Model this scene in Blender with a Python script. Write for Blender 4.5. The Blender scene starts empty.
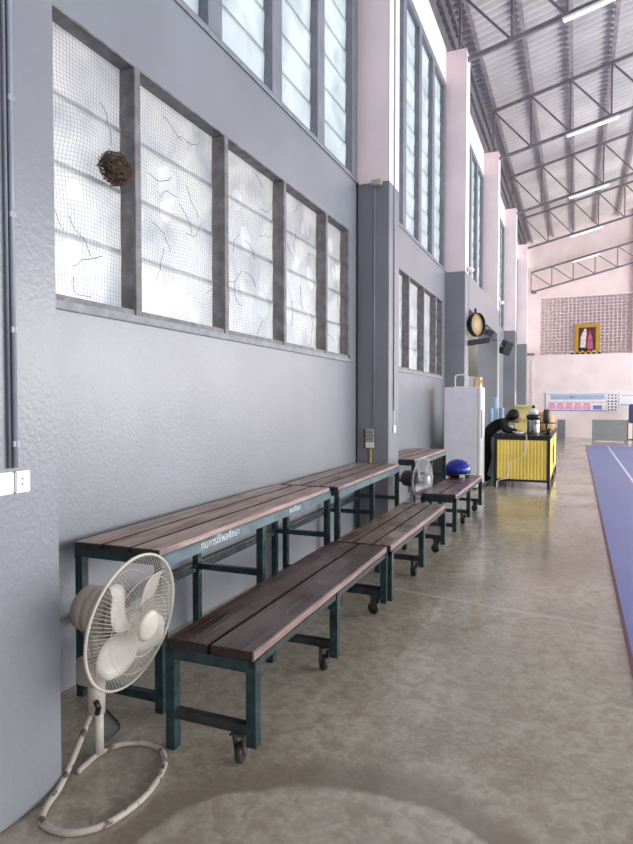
import bpy, bmesh, math, random
from mathutils import Vector, Matrix
random.seed(7)
C = bpy.context.scene.collection
PI = math.pi

# ------------------------------------------------------------------ camera
cam_d = bpy.data.cameras.new('camera'); cam = bpy.data.objects.new('camera', cam_d); C.objects.link(cam)
F, CX, CY, VPX, VPY = 610.0, 316.5, 422.0, 577.0, 404.0
th = math.atan((CY - VPY) / F)
v = Vector((VPX - CX, CY - VPY, F)).normalized()
up = Vector((0, math.cos(th), -math.sin(th)))
xa = v.cross(up).normalized()
if xa.x < 0: xa = -xa
right = Vector((xa.x, v.x, up.x)); upw = Vector((xa.y, v.y, up.y)); fwd = Vector((xa.z, v.z, up.z))
M = Matrix.Identity(4)
for i in range(3):
    M[i][0] = right[i]; M[i][1] = upw[i]; M[i][2] = -fwd[i]
M[2][3] = 1.5
cam.matrix_world = M
cam_d.sensor_fit = 'HORIZONTAL'; cam_d.sensor_width = 36; cam_d.lens = F / 633 * 36
cam_d.clip_start = .05; cam_d.clip_end = 200
bpy.context.scene.camera = cam

# ------------------------------------------------------------------ world, light, exposure
sc = bpy.context.scene
sc.view_settings.view_transform = 'Standard'; sc.view_settings.look = 'None'
sc.view_settings.exposure = 0.1; sc.view_settings.gamma = 1.0
w = bpy.data.worlds.new('sky'); sc.world = w; w.use_nodes = True
bg = w.node_tree.nodes['Background']; bg.inputs[0].default_value = (.91, .95, 1, 1); bg.inputs[1].default_value = 2.35

def area(name, loc, rot, sx, sy, power, col=(1, 1, 1)):
    l = bpy.data.lights.new(name, 'AREA'); l.shape = 'RECTANGLE'; l.size = sx; l.size_y = sy
    l.energy = power; l.color = col
    o = bpy.data.objects.new(name, l); C.objects.link(o); o.location = loc; o.rotation_euler = rot
    return o
# daylight through the tall openings of the opposite side wall and the open entrance end
for i, (y, pw_) in enumerate(((0, 560), (10, 1300), (20, 1750), (30, 1750))):
    area('daylight_opening', (15.7, y, 3.4), (0, math.radians(90), 0), 5.2, 8.5, pw_, (1, .985, .96))
area('daylight_entrance', (4, -7.7, 1.6), (math.radians(90), 0, 0), 3, 3, 25, (1, .97, .95))

# ------------------------------------------------------------------ materials
def srgb(r, g, b):
    f = lambda c: (c / 255 / 12.92) if c / 255 <= .04045 else ((c / 255 + .055) / 1.055) ** 2.4
    return (f(r), f(g), f(b), 1)
def mat(name, c, rough=.5, metal=0, var=.06, scale=6, bump=0, bscale=60, spec=.5, stretch=None, c2=None, mix_lo=.35, mix_hi=.7):
    m = bpy.data.materials.new(name); m.use_nodes = True
    nt = m.node_tree; b = nt.nodes['Principled BSDF']
    b.inputs['Roughness'].default_value = rough; b.inputs['Metallic'].default_value = metal
    b.inputs['Specular IOR Level'].default_value = spec
    tc = nt.nodes.new('ShaderNodeTexCoord'); mp = nt.nodes.new('ShaderNodeMapping')
    nt.links.new(tc.outputs['Object'], mp.inputs[0])
    if stretch: mp.inputs['Scale'].default_value = stretch
    n = nt.nodes.new('ShaderNodeTexNoise'); n.inputs['Scale'].default_value = scale; n.inputs['Detail'].default_value = 5
    nt.links.new(mp.outputs[0], n.inputs[0])
    r = nt.nodes.new('ShaderNodeValToRGB')
    a = c if not c2 else c2
    if c2:
        r.color_ramp.elements[0].color = c; r.color_ramp.elements[1].color = c2
    else:
        r.color_ramp.elements[0].color = tuple(max(0, x * (1 - var * 2)) for x in c[:3]) + (1,)
        r.color_ramp.elements[1].color = tuple(min(1, x * (1 + var * 2)) for x in c[:3]) + (1,)
    r.color_ramp.elements[0].position = mix_lo; r.color_ramp.elements[1].position = mix_hi
    nt.links.new(n.outputs[0], r.inputs[0]); nt.links.new(r.outputs[0], b.inputs['Base Color'])
    if bump:
        n2 = nt.nodes.new('ShaderNodeTexNoise'); n2.inputs['Scale'].default_value = bscale; n2.inputs['Detail'].default_value = 4
        nt.links.new(mp.outputs[0], n2.inputs[0])
        bp = nt.nodes.new('ShaderNodeBump'); bp.inputs['Strength'].default_value = bump; bp.inputs['Distance'].default_value = .01
        nt.links.new(n2.outputs[0], bp.inputs['Height']); nt.links.new(bp.outputs[0], b.inputs['Normal'])
    return m
def emis(name, c, s):
    m = bpy.data.materials.new(name); m.use_nodes = True; b = m.node_tree.nodes['Principled BSDF']
    b.inputs['Base Color'].default_value = c; b.inputs['Emission Color'].default_value = c; b.inputs['Emission Strength'].default_value = s
    return m

GREY = mat('blue_grey_wall_paint', srgb(132, 136, 142), .3, var=.04, scale=1.3, bump=.2, bscale=55)
PINK = mat('pale_pink_wall_paint', srgb(244, 228, 227), .5, var=.03, scale=1.5, bump=.15, bscale=30)
WHITE = mat('white_plastic', srgb(236, 236, 236), .35, var=.02)
WHITEM = mat('white_enamel', srgb(228, 229, 236), .3, var=.02)
CREAM = mat('cream_fan_plastic', srgb(200, 196, 184), .4, var=.04)
FANGREY = mat('grey_fan_paint', srgb(176, 176, 178), .4, var=.04)
BEIGE = mat('beige_fan_motor', srgb(172, 164, 150), .45, var=.05)
DARKM = mat('dark_motor_plastic', srgb(60, 56, 54), .5)
GREEN = mat('dark_green_steel_paint', srgb(38, 60, 63), .22, var=.2, scale=14, bump=.1)
RAILP = mat('sheen_lit_teal_rail_paint', srgb(98, 118, 124), .3, var=.15, scale=10)  # lighter copy of the frame paint; side-light sheen painted into the rail
BLACKST = mat('dark_steel_paint', srgb(44, 50, 52), .4, var=.25, scale=14)
TRUSS = mat('roof_steel_paint', srgb(120, 116, 120), .5, var=.12, scale=8)
PURL = mat('purlin_paint', srgb(158, 152, 156), .5, var=.1)
FRAME = mat('window_frame_grey_paint', srgb(132, 136, 142), .5, var=.1, scale=9, bump=.2)
FRAMEL = mat('weathered_window_frame', srgb(120, 119, 120), .6, var=.14, scale=12, bump=.3)
UFRAME = mat('upper_window_steel_frame', srgb(122, 126, 134), .5, var=.06)
TIN = mat('corrugated_roof_sheet', srgb(196, 192, 188), .35, .0, var=.07, scale=.8)
CLAD = mat('dark_ribbed_cladding', srgb(112, 108, 112), .55, .1, var=.18, scale=5, stretch=(1, 6, .3))
BLUE = mat('blue_court_mat', srgb(100, 116, 178), .35, var=.03, scale=.9, bump=.05)
REDL = mat('red_brown_edge_strip', srgb(98, 58, 62), .5)
LINEW = mat('white_court_line_paint', srgb(226, 228, 240), .4, var=.02)
YEL = mat('yellow_corrugated_panel', srgb(245, 220, 112), .4, var=.05, scale=3)
YELT = mat('pale_yellow_acrylic', srgb(250, 240, 175), .3, var=.04)
BLACK = mat('black_plastic', srgb(26, 26, 28), .4, var=.1)
BLACKF = mat('black_cloth', srgb(24, 24, 27), .9, var=.2, scale=20)
SKIN = mat('skin', srgb(186, 140, 112), .55, var=.03)
HAIR = mat('black_hair', srgb(18, 16, 16), .5, var=.2, scale=40)
CHROME = mat('worn_steel', srgb(160, 158, 155), .3, .8, var=.1)
FORK = mat('dull_caster_steel', srgb(96, 94, 92), .4, .6, var=.15)
RUBBER = mat('black_rubber', srgb(48, 46, 44), .6, var=.2)
HELM = mat('glossy_blue_shell', srgb(24, 42, 150), .2, var=.05)
TAN = mat('tan_board', srgb(190, 160, 120), .6, var=.08, scale=14)
BGREY = mat('grey_board_paint', srgb(138, 141, 142), .5, var=.03)
OUTB = mat('beige_outside_wall', srgb(214, 204, 186), .7, var=.05)
ORNG = mat('orange_beige_board', srgb(226, 190, 150), .6)
LBLUE = mat('light_blue_foam', srgb(160, 188, 214), .5, var=.04)
PINKP = mat('pink_paper', srgb(240, 190, 200), .6)
GOLD = mat('gold_leaf_frame', srgb(206, 170, 62), .3, .5, var=.2, scale=30)
MAROON = mat('dark_maroon_canvas', srgb(88, 36, 54), .6, var=.2)
ROSE = mat('rose_paint', srgb(176, 90, 128), .6, var=.15)
IVORY = mat('ivory_paint', srgb(222, 216, 206), .6, var=.1)
VENT = mat('pink_vent_block', srgb(214, 200, 202), .7, var=.06)
BRASS = mat('yellow_conduit', srgb(190, 168, 96), .4, var=.08)
SOCK = mat('socket_grey', srgb(176, 176, 160), .5)
CONDUIT = mat('wall_conduit_paint', srgb(150, 156, 168), .4, var=.05)
NETM = mat('insect_wire', srgb(118, 112, 110), .7, var=.1)
TWIG = mat('nest_straw', srgb(112, 92, 74), .9, c2=srgb(58, 46, 38), scale=30)
BSTRIP = mat('banner_blue', srgb(168, 186, 214), .6, var=.04)
PSTRIP = mat('banner_pink', srgb(236, 168, 204), .6, var=.06)
ISTRIP = mat('banner_indigo', srgb(120, 128, 190), .6)
PAPER = mat('banner_white', srgb(238, 236, 242), .6, var=.02)
INK = mat('banner_ink', srgb(70, 66, 76), .6)
RINK = mat('banner_rose_ink', srgb(196, 92, 120), .6)
TXT = mat('white_marker_paint', srgb(225, 232, 236), .5)

def wood(name, c1, c2, rough):
    m = bpy.data.materials.new(name); m.use_nodes = True; nt = m.node_tree; b = nt.nodes['Principled BSDF']
    tc = nt.nodes.new('ShaderNodeTexCoord'); mp = nt.nodes.new('ShaderNodeMapping'); mp.inputs['Scale'].default_value = (14, .9, 14)
    nt.links.new(tc.outputs['Object'], mp.inputs[0])
    n = nt.nodes.new('ShaderNodeTexNoise'); n.inputs['Scale'].default_value = 3; n.inputs['Detail'].default_value = 8; n.inputs['Distortion'].default_value = .6
    nt.links.new(mp.outputs[0], n.inputs[0])
    r = nt.nodes.new('ShaderNodeValToRGB'); r.color_ramp.elements[0].position = .32; r.color_ramp.elements[1].position = .68
    r.color_ramp.elements[0].color = c1; r.color_ramp.elements[1].color = c2
    nt.links.new(n.outputs[0], r.inputs[0])
    oi = nt.nodes.new('ShaderNodeObjectInfo')
    n3 = nt.nodes.new('ShaderNodeTexNoise'); n3.inputs['Scale'].default_value = 2.2; n3.inputs['Detail'].default_value = 6
    nt.links.new(tc.outputs['Object'], n3.inputs[0])
    mr = nt.nodes.new('ShaderNodeMapRange'); mr.inputs['From Min'].default_value = .35; mr.inputs['From Max'].default_value = .7
    mr.inputs['To Min'].default_value = rough - .1; mr.inputs['To Max'].default_value = rough + .25
    nt.links.new(n3.outputs[0], mr.inputs['Value']); nt.links.new(mr.outputs[0], b.inputs['Roughness'])
    hs = nt.nodes.new('ShaderNodeHueSaturation')
    mv = nt.nodes.new('ShaderNodeMapRange'); mv.inputs['To Min'].default_value = .8; mv.inputs['To Max'].default_value = 1.25
    nt.links.new(oi.outputs['Random'], mv.inputs['Value']); nt.links.new(mv.outputs[0], hs.inputs['Value'])
    nt.links.new(r.outputs[0], hs.inputs['Color']); nt.links.new(hs.outputs[0], b.inputs['Base Color'])
    bp = nt.nodes.new('ShaderNodeBump'); bp.inputs['Strength'].default_value = .35; bp.inputs['Distance'].default_value = .004
    nt.links.new(n.outputs[0], bp.inputs['Height']); nt.links.new(bp.outputs[0], b.inputs['Normal'])
    return m
WOODT = wood('weathered_brown_planks', srgb(112, 92, 84), srgb(182, 162, 150), .42)
WOODL = wood('dark_brown_planks', srgb(46, 32, 31), srgb(104, 78, 72), .22)
WOODM = wood('mid_brown_planks', srgb(62, 44, 36), srgb(138, 108, 88), .2)
SIDE = wood('shaded_plank_side', srgb(34, 25, 22), srgb(60, 46, 40), .6)  # shade of the plank gaps painted into side and end faces
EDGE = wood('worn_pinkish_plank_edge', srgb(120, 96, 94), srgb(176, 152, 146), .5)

# polished concrete: patchy, with an old round cement ring and a joint
def concrete():
    m = bpy.data.materials.new('polished_concrete'); m.use_nodes = True; nt = m.node_tree; b = nt.nodes['Principled BSDF']
    N = nt.nodes.new; L = nt.links.new
    tc = N('ShaderNodeTexCoord')
    def noise(s, d=6, dist=0, stretch=None):
        n = N('ShaderNodeTexNoise'); n.inputs['Scale'].default_value = s; n.inputs['Detail'].default_value = d; n.inputs['Distortion'].default_value = dist
        if stretch:
            mp = N('ShaderNodeMapping'); mp.inputs['Scale'].default_value = stretch; L(tc.outputs['Object'], mp.inputs[0]); L(mp.outputs[0], n.inputs[0])
        else: L(tc.outputs['Object'], n.inputs[0])
        return n.outputs[0]
    def ramp(x, p0, c0, p1, c1):
        r = N('ShaderNodeValToRGB'); r.color_ramp.elements[0].position = p0; r.color_ramp.elements[0].color = c0
        r.color_ramp.elements[1].position = p1; r.color_ramp.elements[1].color = c1; L(x, r.inputs[0]); return r.outputs[0]
    def mix(f, a, bb, typ='MIX'):
        x = N('ShaderNodeMix'); x.data_type = 'RGBA'; x.blend_type = typ
        if isinstance(f, float): x.inputs['Factor'].default_value = f
        else: L(f, x.inputs['Factor'])
        L(a, x.inputs['A'])
        if isinstance(bb, tuple): x.inputs['B'].default_value = bb
        else: L(bb, x.inputs['B'])
        return x.outputs['Result']
    base = ramp(noise(.9, 8, .5), .3, srgb(140, 133, 116), .72, srgb(198, 192, 176))
    base = mix(ramp(noise(5, 8, 1.0, (1, .45, 1)), .35, (0, 0, 0, 1), .75, (.55, .55, .55, 1)), base, srgb(140, 129, 112))
    base = mix(ramp(noise(38, 6), .42, (0, 0, 0, 1), .8, (.5, .5, .5, 1)), base, srgb(204, 198, 186))
    base = mix(ramp(noise(2.2, 3, 2.0), .6, (0, 0, 0, 1), .72, (.5, .5, .5, 1)), base, srgb(112, 102, 87))
    # ring
    sx = N('ShaderNodeSeparateXYZ'); wn = N('ShaderNodeTexNoise'); wn.inputs['Scale'].default_value = 3; wn.inputs['Detail'].default_value = 5
    L(tc.outputs['Object'], wn.inputs[0]); L(tc.outputs['Object'], sx.inputs[0])
    def mth(op, a, bb):
        x = N('ShaderNodeMath'); x.operation = op
        for i, q in enumerate((a, bb)):
            if isinstance(q, (int, float)): x.inputs[i].default_value = q
            elif q is not None: L(q, x.inputs[i])
        return x.outputs[0]
    dx = mth('ADD', sx.outputs[0], .66); dy = mth('SUBTRACT', sx.outputs[1], 1.49)
    d = mth('SQRT', mth('ADD', mth('MULTIPLY', dx, dx), mth('MULTIPLY', dy, dy)), None)
    d = mth('ADD', d, mth('MULTIPLY', mth('SUBTRACT', wn.outputs[0], .5), .16))
    r = N('ShaderNodeValToRGB'); els = r.color_ramp.elements
    els[0].position = .0; els[0].color = (.12, .12, .12, 1); els[1].position = 1; els[1].color = (0, 0, 0, 1)
    for p, c in ((.645, .2), (.68, .45), (.71, .35), (.73, 0)): e = els.new(p); e.color = (c, c, c, 1)
    L(d, r.inputs[0]); base = mix(r.outputs[0], base, srgb(196, 190, 178))
    r2 = N('ShaderNodeValToRGB'); els = r2.color_ramp.elements
    els[0].position = .72; els[0].color = (0, 0, 0, 1); els[1].position = .93; els[1].color = (0, 0, 0, 1)
    for p, c in ((.745, .65), (.84, .5)): e = els.new(p); e.color = (c, c, c, 1)
    L(d, r2.inputs[0]); base = mix(r2.outputs[0], base, srgb(112, 103, 90))
    # fine blotches
    base = mix(ramp(noise(14, 8, .6), .45, (0, 0, 0, 1), .62, (.45, .45, .45, 1)), base, srgb(132, 121, 106))
    # joint line y = 4.70 - .16*(x+1.3)
    j = mth('ABSOLUTE', mth('ADD', mth('SUBTRACT', sx.outputs[1], 4.60), mth('ADD', mth('MULTIPLY', sx.outputs[0], .16), mth('MULTIPLY', wn.outputs[0], .12))), None)
    base = mix(ramp(j, 0.0, (.55, .55, .55, 1), .035, (0, 0, 0, 1)), base, srgb(205, 200, 192))
    L(base, b.inputs['Base Color'])
    mr = N('ShaderNodeMapRange'); mr.inputs['From Min'].default_value = .3; mr.inputs['From Max'].default_value = .75; mr.inputs['To Min'].default_value = .07; mr.inputs['To Max'].default_value = .3
    L(noise(1.6, 7, .4), mr.inputs['Value']); L(mr.outputs[0], b.inputs['Roughness'])
    b.inputs['Specular IOR Level'].default_value = .6
    bp = N('ShaderNodeBump'); bp.inputs['Strength'].default_value = .12; bp.inputs['Distance'].default_value = .01
    L(noise(9, 5), bp.inputs['Height']); L(bp.outputs[0], b.inputs['Normal'])
    return m
CONC = concrete()

# frosted glass: daylight passes through it diffusely
def frosted(name, c, shadow_tint):
    m = bpy.data.materials.new(name); m.use_nodes = True; nt = m.node_tree; nt.nodes.remove(nt.nodes['Principled BSDF'])
    out = nt.nodes['Material Output']; N = nt.nodes.new; L = nt.links.new
    tc = N('ShaderNodeTexCoord'); n = N('ShaderNodeTexNoise'); n.inputs['Scale'].default_value = 2.6; n.inputs['Detail'].default_value = 9; n.inputs['Distortion'].default_value = .8
    L(tc.outputs['Object'], n.inputs[0]); r = N('ShaderNodeValToRGB'); r.color_ramp.elements[0].position = .25; r.color_ramp.elements[1].position = .6
    r.color_ramp.elements[0].color = shadow_tint; r.color_ramp.elements[1].color = c; L(n.outputs[0], r.inputs[0])  # noise paints vague shadows from behind the panes into the glass colour
    t = N('ShaderNodeBsdfTranslucent'); d = N('ShaderNodeBsdfDiffuse'); g = N('ShaderNodeBsdfGlossy'); g.inputs['Roughness'].default_value = .25
    L(r.outputs[0], t.inputs[0]); L(r.outputs[0], d.inputs[0])
    a = N('ShaderNodeMixShader'); a.inputs[0].default_value = .18; L(t.outputs[0], a.inputs[1]); L(d.outputs[0], a.inputs[2])
    q = N('ShaderNodeMixShader'); q.inputs[0].default_value = .06; L(a.outputs[0], q.inputs[1]); L(g.outputs[0], q.inputs[2]); L(q.outputs[0], out.inputs[0])
    return m
FROST = frosted('frosted_louvre_glass', (.85, .86, .87, 1), (.6, .63, .68, 1))
FROSTU = frosted('upper_louvre_glass', (.74, .78, .79, 1), (.56, .61, .64, 1))

# ------------------------------------------------------------------ mesh helpers
class MB:
    def __init__(s): s.bm = bmesh.new(); s.mi = 0
    def _set(s, fs):
        for f in fs: f.material_index = s.mi
    def box(s, x0, x1, y0, y1, z0, z1, bev=0):
        vs = [s.bm.verts.new((x, y, z)) for x in (x0, x1) for y in (y0, y1) for z in (z0, z1)]
        q = [(0, 1, 3, 2), (4, 6, 7, 5), (0, 4, 5, 1), (2, 3, 7, 6), (0, 2, 6, 4), (1, 5, 7, 3)]
        fs = [s.bm.faces.new([vs[i] for i in a]) for a in q]; s._set(fs)
        if bev:
            es = list({e for f in fs for e in f.edges})
            bmesh.ops.bevel(s.bm, geom=es, offset=bev, segments=2, affect='EDGES')
        return vs
    def prism(s, pts, axis, a0, a1):
        def P(u, w, t): return {'x': (t, u, w), 'y': (u, t, w), 'z': (u, w, t)}[axis]
        A = [s.bm.verts.new(P(u, w, a0)) for u, w in pts]; B = [s.bm.verts.new(P(u, w, a1)) for u, w in pts]
        n = len(pts); fs = [s.bm.faces.new(A), s.bm.faces.new(B[::-1])]
        for i in range(n): fs.append(s.bm.faces.new((A[i], B[i], B[(i + 1) % n], A[(i + 1) % n])))
        s._set(fs)
    def tube(s, pts, r, n=8, closed=False, taper=None):
        pts = [Vector(p) for p in pts]; rings = []
        prev = None
        m = len(pts)
        for i, p in enumerate(pts):
            if closed: d = pts[(i + 1) % m] - pts[i - 1]
            else: d = pts[min(i + 1, m - 1)] - pts[max(i - 1, 0)]
            d.normalize()
            if prev is None:
                a = Vector((0, 0, 1)) if abs(d.z) < .9 else Vector((1, 0, 0))
                u = d.cross(a).normalized()
            else:
                u = (prev - d * prev.dot(d)).normalized()
            prev = u; w_ = d.cross(u)
            rr = r if taper is None else taper[i]
            rings.append([s.bm.verts.new(p + (u * math.cos(2 * PI * k / n) + w_ * math.sin(2 * PI * k / n)) * rr) for k in range(n)])
        fs = []
        for i in range(m if closed else m - 1):
            A = rings[i]; B = rings[(i + 1) % m]
            for k in range(n): fs.append(s.bm.faces.new((A[k], A[(k + 1) % n], B[(k + 1) % n], B[k])))
        if not closed: fs.append(s.bm.faces.new(rings[0][::-1])); fs.append(s.bm.faces.new(rings[-1]))
        for f in fs: f.smooth = True
        s._set(fs)
    def lathe(s, prof, n=24, mtx=None, smooth=True, ring=False):
        mtx = mtx or Matrix.Identity(4); rings = []
        for r, z in prof:
            rings.append([s.bm.verts.new(mtx @ Vector((r * math.cos(2 * PI * k / n), r * math.sin(2 * PI * k / n), z))) for k in range(n)])
        fs = []
        for i in range(len(prof) - 1):
            A, B = rings[i], rings[i + 1]
            for k in range(n): fs.append(s.bm.faces.new((A[k], A[(k + 1) % n], B[(k + 1) % n], B[k])))
        if ring:
            A, B = rings[-1], rings[0]
            for k in range(n): fs.append(s.bm.faces.new((A[k], A[(k + 1) % n], B[(k + 1) % n], B[k])))
        else: fs.append(s.bm.faces.new(rings[0][::-1])); fs.append(s.bm.faces.new(rings[-1]))
        for f in fs: f.smooth = smooth
        s._set(fs)
    def bar(s, a, b, wd, hg=None):
        a, b = Vector(a), Vector(b); hg = hg or wd; d = (b - a).normalized()
        ax = Vector((0, 0, 1)) if abs(d.z) < .95 else Vector((1, 0, 0))
        u = d.cross(ax).normalized() * wd / 2; t = u.cross(d).normalized() * hg / 2
        A = [s.bm.verts.new(a + p) for p in (u + t, u - t, -u - t, -u + t)]; B = [s.bm.verts.new(b + p) for p in (u + t, u - t, -u - t, -u + t)]
        fs = [s.bm.faces.new(A), s.bm.faces.new(B[::-1])]
        for i in range(4): fs.append(s.bm.faces.new((A[i], B[i], B[(i + 1) % 4], A[(i + 1) % 4])))
        s._set(fs)
    def sphere(s, c, r, sx=1, sy=1, sz=1, seg=20):
        g = bmesh.ops.create_uvsphere(s.bm, u_segments=seg, v_segments=seg // 2, radius=r)
        for v_ in g['verts']: v_.co = Vector((v_.co.x * sx, v_.co.y * sy, v_.co.z * sz)) + Vector(c)
        fs = {f for v_ in g['verts'] for f in v_.link_faces}
        for f in fs: f.smooth = True
        s._set(fs)
    def build(s, name, m, parent=None, kind=None):
        bmesh.ops.recalc_face_normals(s.bm, faces=s.bm.faces[:])
        me = bpy.data.meshes.new(name); s.bm.to_mesh(me); s.bm.free()
        for q in (m if isinstance(m, (list, tuple)) else [m]): me.materials.append(q)
        o = bpy.data.objects.new(name, me); C.objects.link(o)
        if parent: o.parent = parent
        if kind: o['kind'] = kind
        return o
def tag(o, label, cat, group=None):
    o['label'] = label; o['category'] = cat
    if group: o['group'] = group
    return o
def thing(name, label, cat, loc=(0, 0, 0), rz=0, group=None):
    o = bpy.data.objects.new(name, None); C.objects.link(o); o.location = loc; o.rotation_euler = (0, 0, rz)
    o.empty_display_size = .1
    return tag(o, label, cat, group)
def copy_tree(o, parent=None):
    c = o.copy(); C.objects.link(c)
    if parent: c.parent = parent
    for ch in o.children: copy_tree(ch, c)
    return c
def onebox(name, m, parent, *b, bev=0, kind=None):
    k = MB(); k.box(*b, bev=bev); return k.build(name, m, parent, kind)

# ------------------------------------------------------------------ the setting
W = -2.45; FC = -2.06; END = 29.5
cols = [1.3, 7.0, 12.3, 17.6, 22.9, 28.2]; CW = .45
k = MB(); k.box(-2.6, 17, -8, 34, -.1, 0); k.build('floor', CONC, kind='structure')
k = MB(); k.box(.32, 16, -8, 24.2, 0, .006); k.build('court_mat', BLUE, kind='structure')
k = MB(); k.box(.298, .32, -8, 24.2, 0, .008); k.box(.285, 16, 24.2, 24.235, 0, .008); k.build('court_edge_strip', REDL, kind='structure')
k = MB(); k.box(.99, 1.04, -8, 24.0, .0062, .0075); k.box(4.0, 4.05, -8, 24.0, .0062, .0075); k.box(.99, 16, 23.95, 24.0, .0062, .0075)
k.build('court_line', LINEW, kind='structure')

# left wall, bay by bay: grey to 4.15, pink beam on top
LZ0, LZ1, UZ0, UZ1, BT = 2.03, 3.52, 4.15, 7.83, 8.5
k = MB(); BX = -2.58
bays = [(-3.6, 1.3)] + [(cols[i] + CW, cols[i + 1]) for i in range(5)] + [(cols[5] + CW, 34)]
for i, (y0, y1) in enumerate(bays):
    k.mi = 0
    if i in (0, 6):
        k.box(BX, W, y0, y1, 0, UZ0); k.mi = 1; k.box(BX, W, y0, y1, UZ0, BT)
        continue
    if i in (1, 2):
        o0, o1 = (2.04, 6.73) if i == 1 else (7.5, 12.05)
        k.box(BX, W, y0 - .5, o0, 0, UZ0); k.box(BX, W, o1, y1 + .5, 0, UZ0)
        k.box(BX, W, o0, o1, 0, LZ0); k.box(BX, W, o0, o1, LZ1, UZ0)
    elif i == 3:
        k.box(BX, FC + .005, y0, y1, 3.45, UZ0)
    else:
        k.box(BX, W, y0, y1, 0, UZ0)
    k.mi = 1; k.box(BX, W, y0, y1, UZ1, BT)
k.build('wall_left', [GREY, PINK], kind='structure')
for y in cols + [33.4]:
    k = MB(); k.mi = 0; k.box(BX, FC, y, y + CW, 0, 4.12, bev=.006)
    k.mi = 1; k.box(BX, FC - .003, y, y + CW, 4.12, 8.46, bev=.006)
    k.build('wall_column', [GREY, PINK], kind='structure')
# the pier in the foreground
k = MB(); k.box(BX, -1.83, -3.6, 1.765, 0, 8.4, bev=.008); k.build('wall_pier', GREY, kind='structure')
# sill ledge under the lower windows
for a, b in ((2.04, 6.8), (7.5, 12.1)):
    k = MB(); k.box(W - .1, W + .02, a, b, LZ0 - .045, LZ0, bev=.004); k.build('window_sill', FRAME, kind='structure')

# other walls (out of the picture, they carry the openings the daylight comes through)
k = MB(); k.mi = 0
k.box(16, 16.2, -8, 34, 0, 1); k.box(16, 16.2, -8, 34, 7.6, 12)
for y in (-8, -4.6, 4.8, 14.8, 24.8, 33.4): k.box(16, 16.2, y, y + .6, 1, 7.6)
k.build('wall_right', PINK, kind='structure')
k = MB(); k.box(-2.6, -2.0, -8.2, -8, 0, 12); k.box(12, 16.2, -8.2, -8, 0, 12); k.box(-2.0, 2.5, -8.2, -8, 0, 6.7); k.box(5.5, 12, -8.2, -8, 0, 6.7); k.box(2.5, 5.5, -8.2, -8, 3.2, 6.7); k.box(-2.0, 12, -8.2, -8, 6.7, 13); k.build('wall_back', PINK, kind='structure')

# end wall: lower wall with gallery parapet, upper wall with vent-block screen
k = MB(); k.box(-2.5, 16, END, END + .2, 0, 3.7); k.box(-2.5, 16, END - .02, END + .22, 2.0, 2.03); k.box(-2.5, 16, END + .1, 33.55, 3.55, 3.66)
k.mi = 0
k.box(-2.5, -1.78, 33.6, 33.8, 3.6, 12); k.box(-1.78, 2.72, 33.6, 33.8, 6.9, 13); k.box(2.72, 16, 33.6, 33.8, 3.6, 13)
k.box(-1.8, 2.5, 33.5, 33.6, 6.9, 7.0); k.box(2.45, 2.95, 33.4, 33.6, 3.6, 12)
k.build('wall_end', PINK, kind='structure')
k = MB()
for i in range(25): k.box(-1.78 + i * .1875 - .022, -1.78 + i * .1875 + .032, 33.62, 33.76, 3.7, 6.9)
for j in range(21): k.box(-1.78, 2.72, 33.6, 33.78, 3.7 + j * .16 - .02, 3.7 + j * .16 + .024)
k.build('vent_block_screen', VENT, kind='structure')
k = MB(); k.box(-2.5, 5, 35.0, 35.1, 2, 9); k.build('vent_backing_plane', VENT, kind='structure')  # plane added behind the screen so its gaps don't show bright sky
k = MB(); k.box(-1.95, -1.83, END - .02, END, 0.0, 3.5); k.build('trim_1', PINK, kind='structure')

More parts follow.
